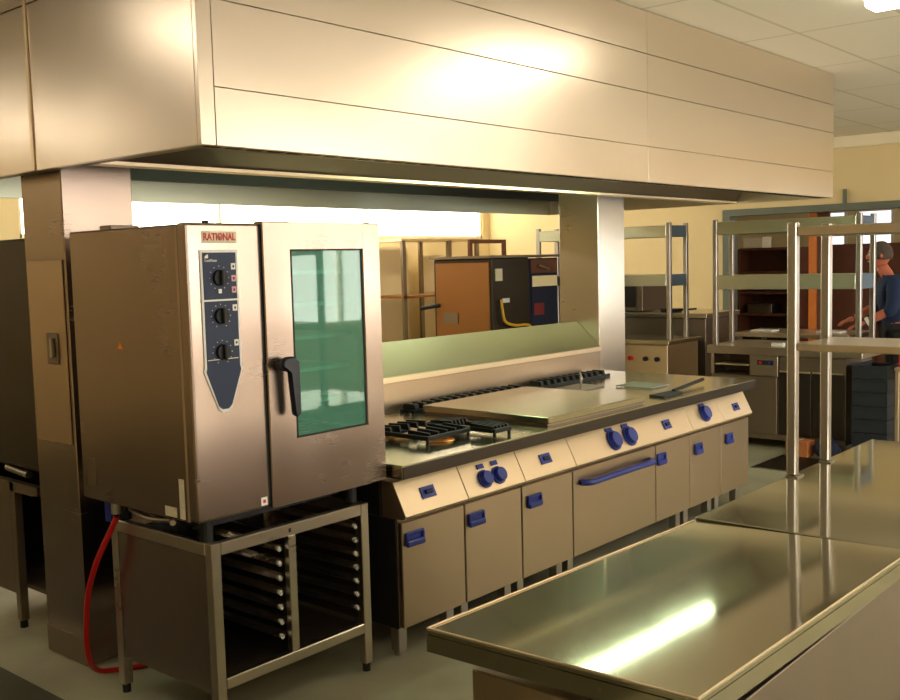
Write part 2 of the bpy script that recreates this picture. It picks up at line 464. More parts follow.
def knob_label(x, z, parent, w=.05, h=.022):
    p = Vector((x, on_console(z), z)); u = Vector((0, cy1-cy0, cz1-cz0)).normalized()
    b = MB(); q = []
    for sx in (-1, 1):
        for su in (-1, 1):
            for n in (.001, .006): q.append(b.bm.verts.new(p+Vector((sx*w/2, 0, 0))+u*su*h/2+cn*n))
    for f in ((0,1,3,2),(4,6,7,5),(0,4,5,1),(2,3,7,6),(0,2,6,4),(1,5,7,3)): b.bm.faces.new([q[i] for i in f])
    return b
def socket(x, z, parent, w=.085, h=.05):
    k = knob_label(x, z, parent, w, h)
    o = k.build('control_recess', 'blue', parent)
    p = Vector((x, on_console(z), z)) + cn*.006
    MB().cyl(p-Vector((w*.25, 0, 0)), p+Vector((w*.25, 0, 0)), .010).build('lever', 'navy', o)
def foot(x, y, parent, w=.05):
    b = MB().box(x-w/2, x+w/2, y-w/2, y+w/2, .02, .134, bev=.003).cyl((x, y, .0), (x, y, .022), w*.42)
    b.build('leg', 'post', parent)
def unit(name, x0, x1, label, doors, group=None):
    t = thing(name, ((x0+x1)/2, 3.3, 0), label, 'range unit', GH)
    box(x0+.002, x1-.002, 2.845, 3.78, .135, .60, bev=.002).build('body', 'dull', t)
    box(x0+.004, x1-.004, 2.93, 3.78, .602, .773).build('upper_body', 'dull', t)
    console_panel(x0+.002, x1-.002, t)
    for a, b in doors:
        d = box(a+.004, b-.004, CY, CY+.023, .14, .585, bev=.003).build('door', 'door', t)
    for x in (x0+.05, x1-.05):
        for y in (2.90, 3.7): foot(x, y, t)
    return t
def doors_of(t): return [c for c in t.children if c.name.startswith('door')]
xb = [2.925, 3.33, 3.75, 4.18, 5.43, 5.845, 6.25]
u = unit('range_cabinet', xb[0], xb[1], 'narrow steel range cabinet at the near end of the range, beside the oven stand', [(xb[0], xb[1])])
socket(3.10, .685, u); handle_pull(3.00, .515, doors_of(u)[0])
box(xb[0]-.004, xb[0]+.0015, 2.85, 3.78, .135, .60).build('side_panel', 'interior', u)  # shade on the near side of the range, put into the panel colour
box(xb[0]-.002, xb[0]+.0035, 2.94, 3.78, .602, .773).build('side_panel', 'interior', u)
u = unit('range_cabinet', xb[1], xb[2], 'narrow steel range cabinet with two blue knobs, second from the near end', [(xb[1], xb[2])])
for x in (3.475, 3.575):
    knob(x, .672, u); knob_label(x, .725, u, .045).build('knob_label', 'blue', u)
handle_pull(3.405, .510, doors_of(u)[0])
u = unit('range_cabinet', xb[2], xb[3], 'narrow steel range cabinet with a single blue recess, just left of the wide oven door', [(xb[2], xb[3])])
socket(3.955, .685, u); handle_pull(3.845, .505, doors_of(u)[0])
u = unit('range_oven', xb[3], xb[4], 'wide steel range oven with a long blue handle and two blue knobs', [(xb[3], 5.02), (5.02, xb[4])])
for x in (4.58, 4.74):
    knob(x, .680, u, .048); knob_label(x-.01, .735, u, .06, .02).build('knob_label', 'blue', u)
socket(5.16, .685, u, .08, .055)
od = doors_of(u)
b = MB(); yb = CY-.045
pts = [(4.25, CY-.004, .515), (4.29, yb, .515), (4.45, yb, .515), (4.75, yb, .515), (4.91, yb, .515), (4.95, CY-.004, .515)]
b.tube(pts, .017, 12); b.build('oven_handle', 'blue', od[0], True)
handle_pull(5.075, .503, od[1], .10, .06)
u = unit('range_cabinet', xb[4], xb[5], 'narrow steel range cabinet with one blue knob, right of the wide range oven', [(xb[4], xb[5])])
knob(5.635, .688, u, .046); knob_label(5.635, .735, u, .06, .02).build('knob_label', 'blue', u)
handle_pull(5.53, .490, doors_of(u)[0], .09, .06)
u = unit('range_cabinet', xb[5], xb[6], 'narrow steel range cabinet at the far end of the range', [(xb[5], xb[6])])
socket(6.06, .675, u, .075, .05); handle_pull(5.95, .490, doors_of(u)[0], .09, .06)

# continuous worktop with rear upstand
t = thing('worktop', (4.55, 3.35, .776), 'long steel cooking worktop running over all the range units', 'worktop')
box(2.90, 6.27, 2.780, 4.02, .776, .835, bev=.003).build('slab', 'top', t)
box(2.90, 6.27, 2.774, 2.7795, .778, .829, bev=.001).build('front_edge', 'dark_steel', t)  # dark strip: the edge's darker reflection put into its colour
bs = MB().prism([(3.83, .836), (3.83, 1.03), (4.02, 1.205), (4.03, 1.205), (4.05, 1.19), (4.05, .836)], 2.90, 6.05, 0, bev=.002)
bs.build('sloping_upstand', 'door', t)
box(2.90, 6.04, 3.81, 3.829, 1.0, 1.035, bev=.003).build('upstand_rail', 'console', t)
# rear half of the island (behind the upstand)
t = thing('rear_counter', (4.5, 4.6, 0), 'plain steel counter on the hidden side of the cooking island', 'counter')
box(3.1, 6.0, 4.2, 5.05, .12, .82).build('body', 'dull', t)
box(3.05, 6.03, 4.19, 5.1, .825, .86, bev=.003).build('slab', 'top', t)
for x in (3.15, 5.95):
    for y in (4.3, 5.0): foot(x, y, t)

# flat cover plate on the worktop
t = thing('hotplate_cover', (4.5, 3.25, .836), 'flat raised steel plate covering the middle hobs of the worktop', 'cover plate')
box(3.99, 4.93, 2.83, 3.66, .848, .882, bev=.003).build('plate', 'top', t)
box(4.0, 4.92, 2.84, 3.65, .836, .847).build('rim', 'dull', t)
# cast-iron pan supports
def pan_support(x, y, w, d, label, z=.836, n=5):
    t = thing('pan_support', (x, y, z), label, 'pan support')
    fr = MB()
    for s in (-1, 1):
        fr.box(x-w/2, x+w/2, y+s*(d/2-.008)-.008, y+s*(d/2-.008)+.008, z+.022, z+.042, bev=.003)
        fr.box(x+s*(w/2-.008)-.008, x+s*(w/2-.008)+.008, y-d/2+.0162, y+d/2-.0162, z+.022, z+.042, bev=.003)
    fr.build('frame', 'iron', t)
    for s in (-1, 1):
        for k in range(n):
            xx = x-w/2+w*(k+.5)/n
            MB().prism([(y+s*.05, z+.030), (y+s*.06, z+.058), (y+s*(d/2-.016), z+.052), (y+s*(d/2-.016), z+.030)], xx-.006, xx+.006, 0).build('finger', 'iron', t)
    for sx in (-1, 1):
        for sy in (-1, 1): MB().cyl((x+sx*(w/2-.01), y+sy*(d/2-.01), z+.0005), (x+sx*(w/2-.01), y+sy*(d/2-.01), z+.024), .008).build('foot', 'iron', t)
    return t
pan_support(3.43, 3.18, .30, .40, 'black cast iron pan support at the near end of the worktop')
pan_support(3.66, 3.06, .13, .42, 'narrow black cast iron pan support, right of the larger one')
for i, (x, y) in enumerate([(3.43, 3.05), (3.43, 3.30)]):
    t = thing('burner', (x, y, .836), ['brass ringed gas burner under the front of the pan support', 'brass ringed gas burner under the back of the pan support'][i], 'gas burner')
    MB().cyl((x, y, .8365), (x, y, .850), .075, .06, 24).build('ring', 'brass', t, True)
    MB().cyl((x, y, .851), (x, y, .862), .045, .04, 24).build('cap', 'iron', t, True)
# rear row of black burner grates along the upstand
for i, (xa, xc) in enumerate([(3.95, 5.0), (5.12, 5.95)]):
    t = thing('rear_grate', ((xa+xc)/2, 3.72, .836), ['long black toothed grate along the upstand behind the cover plate', 'black toothed grate along the upstand beside the far column'][i], 'grate')
    b = MB().box(xa, xc, 3.69, 3.705, .836, .856).box(xa, xc, 3.775, 3.79, .836, .856)
    b.build('rail', 'iron', t)
    b = MB(); n = int((xc-xa)/.07)
    for k in range(n):
        x = xa+.02+k*(xc-xa-.04)/n
        b.prism([(3.692, .857), (3.70, .885), (3.78, .885), (3.788, .857)], x, x+.03, 0)
    b.build('tooth', 'iron', t)
# small things on the worktop
t = thing('frying_basket', (5.28, 3.5, .836), 'shallow steel fryer tray with a wire handle near the far column', 'fryer tray')
MB().box(5.15, 5.45, 3.42, 3.62, .8362, .846, bev=.003).build('tray', 'post', t)
MB().tube([(5.2, 3.44, .848), (5.2, 3.43, .90), (5.22, 3.44, .915), (5.44, 3.60, .915), (5.46, 3.61, .90), (5.46, 3.61, .848)], .005).build('wire_handle', 'post', t, True)
t = thing('black_spatula', (5.5, 2.95, .836), 'long black spatula lying on the far front of the worktop', 'spatula')
MB().prism([(5.16, 2.84), (5.40, 2.85), (5.42, 2.93), (5.18, 2.95)], .8365, .848, 2).build('blade', 'black', t)
MB().cyl((5.38, 2.90, .852), (5.86, 2.95, .868), .011).build('handle', 'black', t, True)
t = thing('wire_rack', (5.6, 3.2, .836), 'small loose wire rack on the worktop by the far column', 'wire rack')
b = MB()
for k in range(6): b.cyl((5.48+k*.04, 3.10, .845), (5.48+k*.04, 3.35, .845), .003, n=6)
for y in (3.1, 3.35): b.cyl((5.47, y, .843), (5.69, y, .843), .004, n=6)
for x in (5.48, 5.68):
    for y in (3.1, 3.35): b.cyl((x, y, .836), (x, y, .845), .004, n=6)
b.build('wires', 'post', t)

# ================================================================== OVEN STAND
t = thing('oven_stand', (2.42, 3.2, 0), 'open steel stand with tray rails beneath the tall oven', 'stand')
sx0, sx1, sy0, sy1 = 2.03, 2.79, 2.87, 3.52
for x in (sx0, sx1-.04):
    for y in (sy0, sy1-.04):
        l = box(x, x+.04, y, y+.04, .035, .695, bev=.003).build('leg', 'steel', t)
        MB().cyl((x+.02, y+.02, .0), (x+.02, y+.02, .034), .016).build('foot', 'black', l)
box(sx0+.041, sx1-.041, sy0, sy0+.035, .650, .695, bev=.003).build('top_rail', 'steel', t)
box(sx0+.041, sx1-.041, sy1-.035, sy1, .650, .695, bev=.003).build('top_rail', 'steel', t)
for x in (sx0, sx1-.04): box(x, x+.035, sy0+.041, sy1-.041, .650, .695, bev=.003).build('top_rail', 'steel', t)
box(sx0+.041, sx1-.041, sy0, sy0+.035, .165, .205, bev=.003).build('bottom_rail', 'steel', t)
box(sx0+.041, sx1-.041, sy0+.036, sy1-.041, .185, .20).build('bottom_shelf', 'dull', t)
box(2.375, 2.41, sy0+.002, sy0+.032, .206, .649, bev=.002).build('centre_post', 'steel', t)
box(sx0+.004, sx0+.012, sy0+.041, sy1-.041, .15, .649).build('side_panel', 'oven', t)
box(sx1-.012, sx1-.004, sy0+.041, sy1-.041, .206, .649).build('side_panel', 'dull', t)
box(sx0+.042, sx1-.042, sy1-.03, sy1-.022, .206, .649).build('rear_panel', 'interior', t)
box(2.385, 2.40, sy0+.034, sy1-.05, .206, .649).build('divider', 'interior', t)
box(2.375, 2.385, sy0-.0022, sy0-.0002, .665, .680).build('keyhole', 'black', t)
for bay, (xa, xc) in enumerate([(sx0+.013, 2.384), (2.401, sx1-.013)]):
    for k in range(7):
        z = .255+k*.056
        for s, x in ((0, xa), (1, xc)):
            a, b = (x, x+.028) if s == 0 else (x-.028, x)
            r = box(a, b, sy0+.05, sy1-.06, z, z+.004).build('tray_rail', 'steel', t)
            a, b = (x, x+.004) if s == 0 else (x-.004, x)
            box(a, b, sy0+.05, sy1-.06, z+.0045, z+.02).build('rail_web', 'steel', r)
        xx = xc-.028
        MB().cyl((xx, sy0+.036, z+.012), (xx, sy0+.049, z+.012), .008, n=10).ball((xx, sy0+.036, z+.006), .008, n=8).build('rail_hook', 'white', t)

# ================================================================== COMBI OVEN
ox0, ox1, oy0, oy1, oz0, oz1 = 1.97, 2.88, 2.85, 3.60, .78, 1.80
ov = thing('combi_oven', (2.42, 3.2, .70), 'tall steel combi oven with green glass door and navy control panel, on the tray stand', 'oven')
# body as a shell with a real cavity
cav = (2.40, 2.80, 2.86, 3.45, .95, 1.74)
b = MB()
b.box(ox0, ox0+.03, oy0+.055, oy1, oz0, oz1, bev=.006)
b.build('side_panel', 'oven', ov)
box(ox1-.03, ox1, oy0+.055, oy1, oz0, oz1, bev=.006).build('side_panel', 'oven', ov)
box(ox0+.031, ox1-.031, oy1-.02, oy1, oz0, oz1).build('rear_panel', 'oven', ov)
box(ox0+.031, ox1-.031, oy0+.055, oy1-.021, oz1-.03, oz1).build('top_panel', 'oven', ov)
box(ox0+.031, ox1-.031, oy0+.055, oy1-.021, oz0, oz0+.06).build('base_panel', 'oven', ov)
cv = MB()
cv.box(2.335, 2.355, 2.91, 3.50, .85, 1.76).box(2.82, 2.84, 2.91, 3.50, .85, 1.76).box(2.356, 2.819, 3.48, 3.50, .85, 1.76)
cv.box(2.356, 2.819, 2.91, 3.479, 1.735, 1.755).box(2.356, 2.819, 2.91, 3.479, .86, .88)
cv.build('cavity', 'dark_steel', ov)
for k in range(6):
    z = 1.0+k*.125
    b = MB()
    for x in (2.37, 2.80): b.cyl((x, 2.95, z), (x, 3.45, z), .005, n=6)
    b.box(2.37, 2.80, 2.945, 2.955, z-.006, z+.008)
    for q in range(9): b.cyl((2.37, 2.96+q*.06, z), (2.80, 2.96+q*.06, z), .003, n=6)
    b.build('oven_rack', 'post', ov)
# front: control column
cf = box(ox0, 2.278, oy0, oy0+.054, oz0+.005, oz1+.004, bev=.010, seg=2).build('control_column', 'oven', ov)
# door
gx0, gx1, gz0, gz1 = 2.42, 2.785, 1.015, 1.712
d = MB()
dz0, dz1 = oz0-.005, oz1+.012
d.box(2.292, gx0, oy0, oy0+.05, dz0, dz1, bev=.004).box(gx1, ox1+.002, oy0, oy0+.05, dz0, dz1, bev=.004)
d.box(gx0-.004, gx1+.004, oy0+.0005, oy0+.05, gz1, dz1-.0005).box(gx0-.004, gx1+.004, oy0+.0005, oy0+.05, dz0+.0005, gz0)
door = d.build('door', 'oven', ov)
box(gx0+.0005, gx1-.0005, oy0+.006, oy0+.012, gz0+.0005, gz1-.0005).build('window_glass', 'glass', door)
gsk = MB()
for a in ((gx0, gx0+.007, gz0, gz1), (gx1-.007, gx1, gz0, gz1), (gx0, gx1, gz0, gz0+.007), (gx0, gx1, gz1-.007, gz1)):
    gsk.box(a[0]+.0006, a[1]-.0006, oy0+.002, oy0+.0055, a[2]+.0006, a[3]-.0006)
gsk.build('gasket', 'black', door)
box(2.2785, 2.2915, oy0+.012, oy0+.05, oz0+.01, oz1).build('door_gap_seal', 'black', ov)
hm = MB()
hm.cyl((2.352, oy0, 1.295), (2.352, oy0-.03, 1.295), .024, n=18)
hm.prism([(2.318, 1.31), (2.335, 1.325), (2.375, 1.325), (2.398, 1.308), (2.398, 1.12), (2.39, 1.105), (2.372, 1.105), (2.364, 1.12), (2.362, 1.272), (2.335, 1.278), (2.318, 1.29)], oy0-.058, oy0-.0305, 1, bev=.006)
hm.build('door_handle', 'navy_handle', door, True)
# control panel
def shield(x0, x1, zt, zs, zb, y0, y1, cut=.045):
    xm = (x0+x1)/2
    return MB().prism([(x0, zt), (x1, zt), (x1, zs+.015), (x1+.004, zs), (xm+cut*.6, zb+.012), (xm+.012, zb), (xm-.012, zb), (xm-cut*.6, zb+.012), (x0-.004, zs), (x0, zs+.015)], y0, y1, 1)
shield(2.022, 2.176, 1.712, 1.30, 1.155, oy0-.004, oy0-.0002).build('panel_border', 'white', ov)
cp = shield(2.031, 2.167, 1.703, 1.298, 1.166, oy0-.0065, oy0-.0042).build('control_panel', 'navy', ov)
box(2.022, 2.176, oy0-.0085, oy0-.0067, 1.538, 1.544).build('divider_line', 'white', cp)
box(2.034, 2.160, oy0-.0080, oy0-.0067, 1.337, 1.340).build('divider_line', 'label', cp)
for z in (1.617, 1.487, 1.363):
    x = 2.095
    k = MB().cyl((x, oy0-.0067, z), (x, oy0-.018, z), .028, .026, 22).build('dial', 'black', cp, True)
    MB().box(x-.006, x+.006, oy0-.032, oy0-.0182, z-.026, z+.026, bev=.003).build('pointer', 'black', k)
    tk = MB()
    for q in range(11):
        a = R(-60+q*30)
        tk.box(x+math.cos(a)*.040-.0015, x+math.cos(a)*.040+.0015, oy0-.0074, oy0-.0066, z+math.sin(a)*.040-.0015, z+math.sin(a)*.040+.0015)
    tk.build('dial_ticks', 'label', cp)
for z, mm in ((1.655, 'white'), (1.614, 'pink'), (1.575, 'pink'), (1.513, 'white'), (1.392, 'white')):
    kk = box(2.144, 2.163, oy0-.0095, oy0-.0067, z-.011, z+.011, bev=.001).build('key', mm, cp)
    box(2.150, 2.157, oy0-.0102, oy0-.0096, z-.004, z+.004).build('key_symbol', 'navy', kk)
box(2.088, 2.102, oy0-.0095, oy0-.0067, 1.564, 1.579, bev=.001).build('indicator', 'white', cp)
MB().prism([(2.038, 1.688), (2.045, 1.695), (2.052, 1.697), (2.052, 1.684), (2.038, 1.684)], oy0-.008, oy0-.0067, 1).build('panel_emblem', 'white', cp)
text_obj('CombiMaster', .013, 'white', cp, (2.063, oy0-.0070, 1.676), (R(90), 0, 0), 'panel_lettering', width=.05)
bd = box(2.035, 2.178, oy0-.0018, oy0-.0002, 1.735, 1.775, bev=.0005).build('badge', 'label', ov)
text_obj('RATIONAL', .034, 'red', bd, (2.106, oy0-.0026, 1.755), (R(90), 0, 0), 'badge_lettering', bold=.0009, width=.132)
MB().cyl((2.106, oy0-.0027, 1.7545), (2.106, oy0-.0036, 1.7545), .006, n=12).build('badge_emblem', 'grey_frame', bd)
# stickers and signs
MB().prism([(3.265, 1.368), (3.285+.012, 1.368), (3.281, 1.395)], ox0-.0012, ox0-.0002, 0).build('warning_triangle', 'orange', ov)
box(ox0-.0012, ox0-.0002, 2.925, 2.955, .79, .93).build('side_sticker', 'label', ov)
box(ox0-.0012, ox0-.0002, 2.975, 3.045, .79, .825).build('small_sticker', 'label', ov)
box(ox0-.0012, ox0-.0002, 3.50, 3.56, .83, .94).build('rating_plate', 'dull', ov)
box(2.238, 2.266, oy0-.0012, oy0-.0002, .795, .825).build('corner_sticker', 'white', ov)
box(2.246, 2.258, oy0-.0018, oy0-.0013, .804, .816).build('corner_mark', 'red', ov)
for x in (ox0+.09, ox1-.12):
    for y in (oy0+.09, oy1-.14):
        MB().cyl((x, y, .6955), (x, y, .781), .025).build('foot', 'black', ov)
box(2.1, 2.75, 3.0, 3.45, .722, .778).build('underside_box', 'black', ov)
MB().tube([(2.0, 3.05, .755), (2.04, 3.12, .745), (2.03, 3.25, .735), (2.05, 3.4, .745)], .011).build('drain_pipe', 'post', ov, True)
MB().cyl((2.0, 3.47, .70), (2.0, 3.47, .779), .016).build('blue_valve', 'blue', ov)
MB().cyl((2.0, 3.42, .735), (2.0, 3.42, .779), .02).build('hose_coupling', 'post', ov)
box(2.04, 2.16, 3.42, 3.5, oz1+.001, oz1+.02, bev=.003).build('vent_cap', 'dull', ov)
box(2.70, 2.84, 3.05, 3.15, oz1+.001, oz1+.014, bev=.003).build('vent_plate', 'dull', ov)
MB().cyl((2.16, 3.0, oz1), (2.16, 3.0, oz1+.02), .012).build('vent_stub', 'black', ov)
o = MB().tube([(2.0, 3.42, .72), (1.985, 3.45, .66), (1.965, 3.52, .54), (1.96, 3.59, .40), (1.965, 3.63, .24), (1.985, 3.66, .12), (2.04, 3.70, .04), (2.12, 3.70, .013), (2.24, 3.64, .012), (2.36, 3.60, .012)], .011, 12, 8).build('red_hose', 'red_rubber', None, True)
tag(o, 'red rubber hose hanging from the tall oven down to the floor', 'hose')

# ================================================================== SECOND OVEN AT FAR LEFT
t = thing('combi_oven', (2.55, 4.75, .66), 'second tall steel oven at the left edge, its shade put into a dark colour, behind the near column', 'oven')
box(2.13, 2.95, 4.22, 5.1, .775, 1.80, bev=.006).build('body', 'dark_steel', t)  # shade on this oven is put into a darker steel colour
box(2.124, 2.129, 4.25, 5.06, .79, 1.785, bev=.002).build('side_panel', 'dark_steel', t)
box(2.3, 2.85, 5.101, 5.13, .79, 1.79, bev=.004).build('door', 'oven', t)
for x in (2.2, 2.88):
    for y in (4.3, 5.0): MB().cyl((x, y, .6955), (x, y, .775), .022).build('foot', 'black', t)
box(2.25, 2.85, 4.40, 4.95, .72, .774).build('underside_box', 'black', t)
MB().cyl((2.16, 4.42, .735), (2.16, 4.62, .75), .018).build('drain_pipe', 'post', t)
t = thing('oven_stand', (2.5, 4.75, 0), 'steel stand under the second oven at the left edge, its shade put into the colour', 'stand')
for x in (2.13, 2.90):
    for y in (4.52, 5.06):
        l = box(x, x+.04, y, y+.04, .035, .695, bev=.003).build('leg', 'dull', t)
        MB().cyl((x+.02, y+.02, 0), (x+.02, y+.02, .034), .018).build('foot', 'black', l)
box(2.13, 2.94, 4.30, 4.34, .655, .695).build('top_rail', 'dull', t)
box(2.13, 2.165, 4.341, 5.10, .65, .695).build('top_rail', 'dull', t)
box(2.90, 2.94, 4.341, 5.10, .65, .695).build('top_rail', 'dull', t)
box(2.135, 2.143, 4.57, 5.05, .16, .649).build('side_panel', 'dull', t)
box(2.18, 2.89, 4.35, 5.06, .18, .20).build('bottom_shelf', 'dull', t)
box(2.175, 2.895, 5.075, 5.085, .16, .69).build('rear_panel', 'interior', t)  # dark panel added to cover the bright gap behind the stand
box(2.91, 2.918, 4.35, 5.05, .16, .649).build('side_panel', 'interior', t)
MB().cyl((2.26, 4.45, .205), (2.26, 4.45, .62), .025).build('drain_pipe', 'white', t)

# ================================================================== FRONT TABLES
tilt = R(1.15)
t = thing('steel_work_table', (1.56, 1.12, 0), 'shiny steel-topped table in the foreground with a green-white light reflection', 'table')
ZT = .868
box(1.64, 2.80, .85, 1.38, .10, .76, bev=.003).build('cupboard_body', 'door', t)
box(1.60, 2.79, .812, .845, .06, .79, bev=.002).build('side_panel', 'dull', t)
lg = MB()
for x in (1.70, 2.72):
    for y in (.92, 1.32): MB().cyl((x, y, 0), (x, y, .10), .02).build('leg', 'post', t)
L = 1.232
tp = MB()
tp.box(0, L, -.323, .318, -.012, 0, bev=.002)
tp.box(0, .012, -.323, .318, -.050, -.0125).box(L-.012, L, -.323, .318, -.050, -.0125)
tp.box(.0125, L-.0125, -.323, -.311, -.050, -.0125).box(.0125, L-.0125, .306, .318, -.050, -.0125)
rim = .004
top = tp.build('table_top', 'table', None)
top.parent = t; top.location = (0, 0, ZT); top.rotation_euler = (-R(1.3), tilt, 0)
rm = MB()
rm.box(0, .004, -.323, .318, .0003, rim, bev=.001).box(.0045, L-.001, -.323, -.319, .0003, rim, bev=.001).box(.0045, L-.001, .314, .318, .0003, rim, bev=.001)
r_ = rm.build('raised_rim', 'console', None); r_.parent = top
t = thing('steel_work_table', (3.6, 1.1, 0), 'second shiny steel table beyond the foreground one, carrying the tall tube shelf', 'table')
box(2.806, 4.42, .79, 1.44, .80, .845, bev=.003).build('table_top', 'table', t)
box(2.84, 4.38, .84, 1.36, .12, .79, bev=.003).build('cupboard_body', 'door', t)
for x in (2.9, 4.3):
    for y in (.9, 1.3): MB().cyl((x, y, 0), (x, y, .12), .02).build('leg', 'post', t)
# shelf unit on it
t = thing('overshelf_rack', (3.69, 1.1, .845), 'two-tier steel shelf on square posts standing on the second table', 'shelf')
for x in (3.53, 3.85):
    for y in (1.425, .83):
        p = box(x-.017, x+.017, y-.017, y+.017, .851, 1.76, bev=.004).build('post', 'post', t)
        box(x-.03, x+.03, y-.03 if y < 1 else y-.03, min(y+.03, 1.44) if y > 1 else y+.03, .8455, .8505).build('foot_plate', 'post', p)
for z in (1.295, 1.71):
    box(3.515, 3.865, .80, 1.406, z+(.008 if z < 1.5 else 0), z+.034, bev=.003).build('shelf', 'steel', t)

# ================================================================== ROW OF EQUIPMENT FURTHER BACK
def gantry(x0, x1, y0, y1, zb, tiers, label, top_z):
    t = thing('heated_gantry', ((x0+x1)/2, (y0+y1)/2, zb), label, 'shelf gantry')
    for y in (y0+.02, y1-.02):
        for x in (x0+.02, x1-.02):
            box(x-.02, x+.02, y-.02, y+.02, zb, top_z, bev=.004).build('post', 'post', t)
    for z0, z1 in tiers:
        s = box(x0+.0, x1+.0, y0+.041, y1-.041, z0, z1, bev=.004).build('shelf', 'filter', t)
        box(x0+.041, x1-.041, y1-.04, y1-.005, z0, z1, bev=.002).build('end_cap', 'blue_frame', t)
        box(x0+.041, x1-.041, y0+.005, y0+.04, z0, z1, bev=.002).build('end_cap', 'blue_frame', t)
    return t
# unit with knobs (left)
t = thing('griddle_unit', (8.5, 5.0, 0), 'beige steel cooking unit with a row of small knobs, beyond the far column', 'cooking unit')
box(8.24, 8.84, 4.50, 6.15, .12, .84, bev=.004).build('body', 'console', t)
box(8.21, 8.87, 4.47, 6.18, .845, .885, bev=.004).build('top', 'top', t)
for y, mm in ((5.0, 'black'), (4.88, 'red'), (4.72, 'black'), (4.60, 'black'), (5.15, 'red'), (5.3, 'black')):
    MB().cyl((8.239, y, .71), (8.21, y, .71), .022, n=14).build('knob', mm, t, True)
for x in (8.3, 8.75):
    for y in (4.6, 6.0): MB().cyl((x, y, 0), (x, y, .12), .02).build('leg', 'black', t)
gantry(8.30, 8.66, 4.30+.2, 6.0, .8855, [(1.38, 1.485), (1.83, 1.935)], 'two-tier steel shelf gantry between the far column and the cream wall', 1.96)
# counter behind it
t = thing('back_cabinet', (9.4, 4.9, 0), 'steel back counter behind the knobbed cooking unit', 'counter')
box(9.0, 9.7, 4.5, 6.3, .1, 1.04, bev=.004).build('body', 'dull', t)
box(8.98, 9.72, 4.48, 6.32, 1.045, 1.09, bev=.003).build('top', 'steel', t)
for x in (9.1, 9.6):
    for y in (4.6, 6.2): MB().cyl((x, y, 0), (x, y, .1), .02).build('leg', 'black', t)
t = thing('black_pan', (9.15, 4.95, 1.09), 'shallow black pan on the back counter', 'pan')
MB().cyl((9.15, 4.95, 1.0905), (9.15, 4.95, 1.125), .10, .12, 24).build('bowl', 'iron', t, True)
MB().cyl((9.15, 4.84, 1.115), (9.12, 4.66, 1.13), .01).build('handle', 'iron', t, True)
t = thing('salamander_grill', (9.3, 5.6, 1.09), 'boxy steel grill standing on the back counter beside the far column', 'grill')
box(9.05, 9.55, 5.22, 5.85, 1.10, 1.40, bev=.005).build('body', 'dull', t)
box(9.045, 9.049, 5.30, 5.80, 1.14, 1.36).build('opening', 'interior', t)
for y in (5.27, 5.8): MB().cyl((9.1, y, 1.0905), (9.1, y, 1.10), .015).build('foot', 'black', t)

# unit under gantry 2: recessed section, control panel, dark doors
t = thing('serving_counter', (8.5, 3.4, 0), 'steel counter with dark doors and a small display, behind the tube shelf', 'counter')
box(8.12, 8.80, 2.72, 4.05, .80, .87, bev=.004).build('top', 'steel', t)
box(8.17, 8.78, 2.86, 4.03, .08, .62, bev=.003).build('body', 'dull', t)
box(8.40, 8.78, 3.68, 4.03, .622, .797).build('recess_back', 'dark_steel', t)
box(8.16, 8.399, 4.0, 4.03, .622, .797).build('recess_cheek', 'steel', t)
box(8.155, 8.39, 3.68, 3.99, .70, .715, bev=.002).build('ledge', 'console', t)
pn = box(8.15, 8.399, 3.42, 3.67, .622, .797, bev=.003).build('control_panel', 'steel', t)
box(8.146, 8.1495, 3.46, 3.60, .715, .755).build('display', 'black', pn)
box(8.142, 8.1455, 3.56, 3.585, .725, .745).build('red_lamp', 'red', pn)
box(8.142, 8.1455, 3.48, 3.505, .725, .745).build('blue_lamp', 'blue', pn)
box(8.15, 8.168, 3.43, 3.98, .13, .615, bev=.003).build('door', 'dull', t)
box(8.16, 8.78, 2.86, 3.41, .622, .797).build('drawer_band', 'dull', t)
for a, b in ((2.87, 3.13), (3.14, 3.41)):
    dd = box(8.15, 8.168, a, b, .13, .66, bev=.003).build('door', 'dark_steel', t)
    box(8.135, 8.149, a+.005, b-.005, .663, .675, bev=.002).build('grip', 'console', dd)
for x in (8.25, 8.7):
    for y in (2.95, 3.95): MB().cyl((x, y, 0), (x, y, .08), .02).build('leg', 'black', t)
gantry(8.13, 8.49, 2.74, 4.0, .8705, [(1.355, 1.475), (1.825, 1.935)], 'two-tier steel shelf gantry on the serving counter, before the wide opening', 1.955)
t = thing('paper_pad', (8.3, 3.72, .8705), 'small white pad leaning on the serving counter', 'pad')
MB().box(8.2, 8.26, 3.40, 3.50, .871, .90, bev=.002).build('sheets', 'white', t)
# crates, red box, frame, sundries
n = 7
for k in range(n):
    z = .004+k*.108
    lab = 'dark plastic crate in the stack beside the serving counter, %s' % ['lowest of the stack', 'second from the bottom', 'third from the bottom', 'in the middle of the stack', 'third from the top', 'second from the top', 'topmost of the stack'][k]
    c = thing('plastic_crate', (8.33, 2.65, z), lab, 'crate', 'stacked dark crates')
    b = MB()
    y0, y1, x0, x1 = 2.52, 2.79, 8.10, 8.55
    b.box(x0, x1, y0, y1, z, z+.012).box(x0, x0+.012, y0, y1, z+.0125, z+.085).box(x1-.012, x1, y0, y1, z+.0125, z+.085)
    b.box(x0+.0125, x1-.0125, y0, y0+.012, z+.0125, z+.085).box(x0+.0125, x1-.0125, y1-.012, y1, z+.0125, z+.085)
    b.build('shell', 'crate', c)
    b = MB().box(x0-.008, x0-.0005, y0, y1, z+.085, z+.103).box(x0, x1, y0+.0005, y0+.012, z+.086, z+.103).box(x0, x1, y1-.012, y1-.0005, z+.086, z+.103)
    b.build('rim', 'crate', c)
t = thing('steel_trolley', (8.5, 2.15, 0), 'steel framed trolley with a blue-grey side at the right edge', 'trolley')
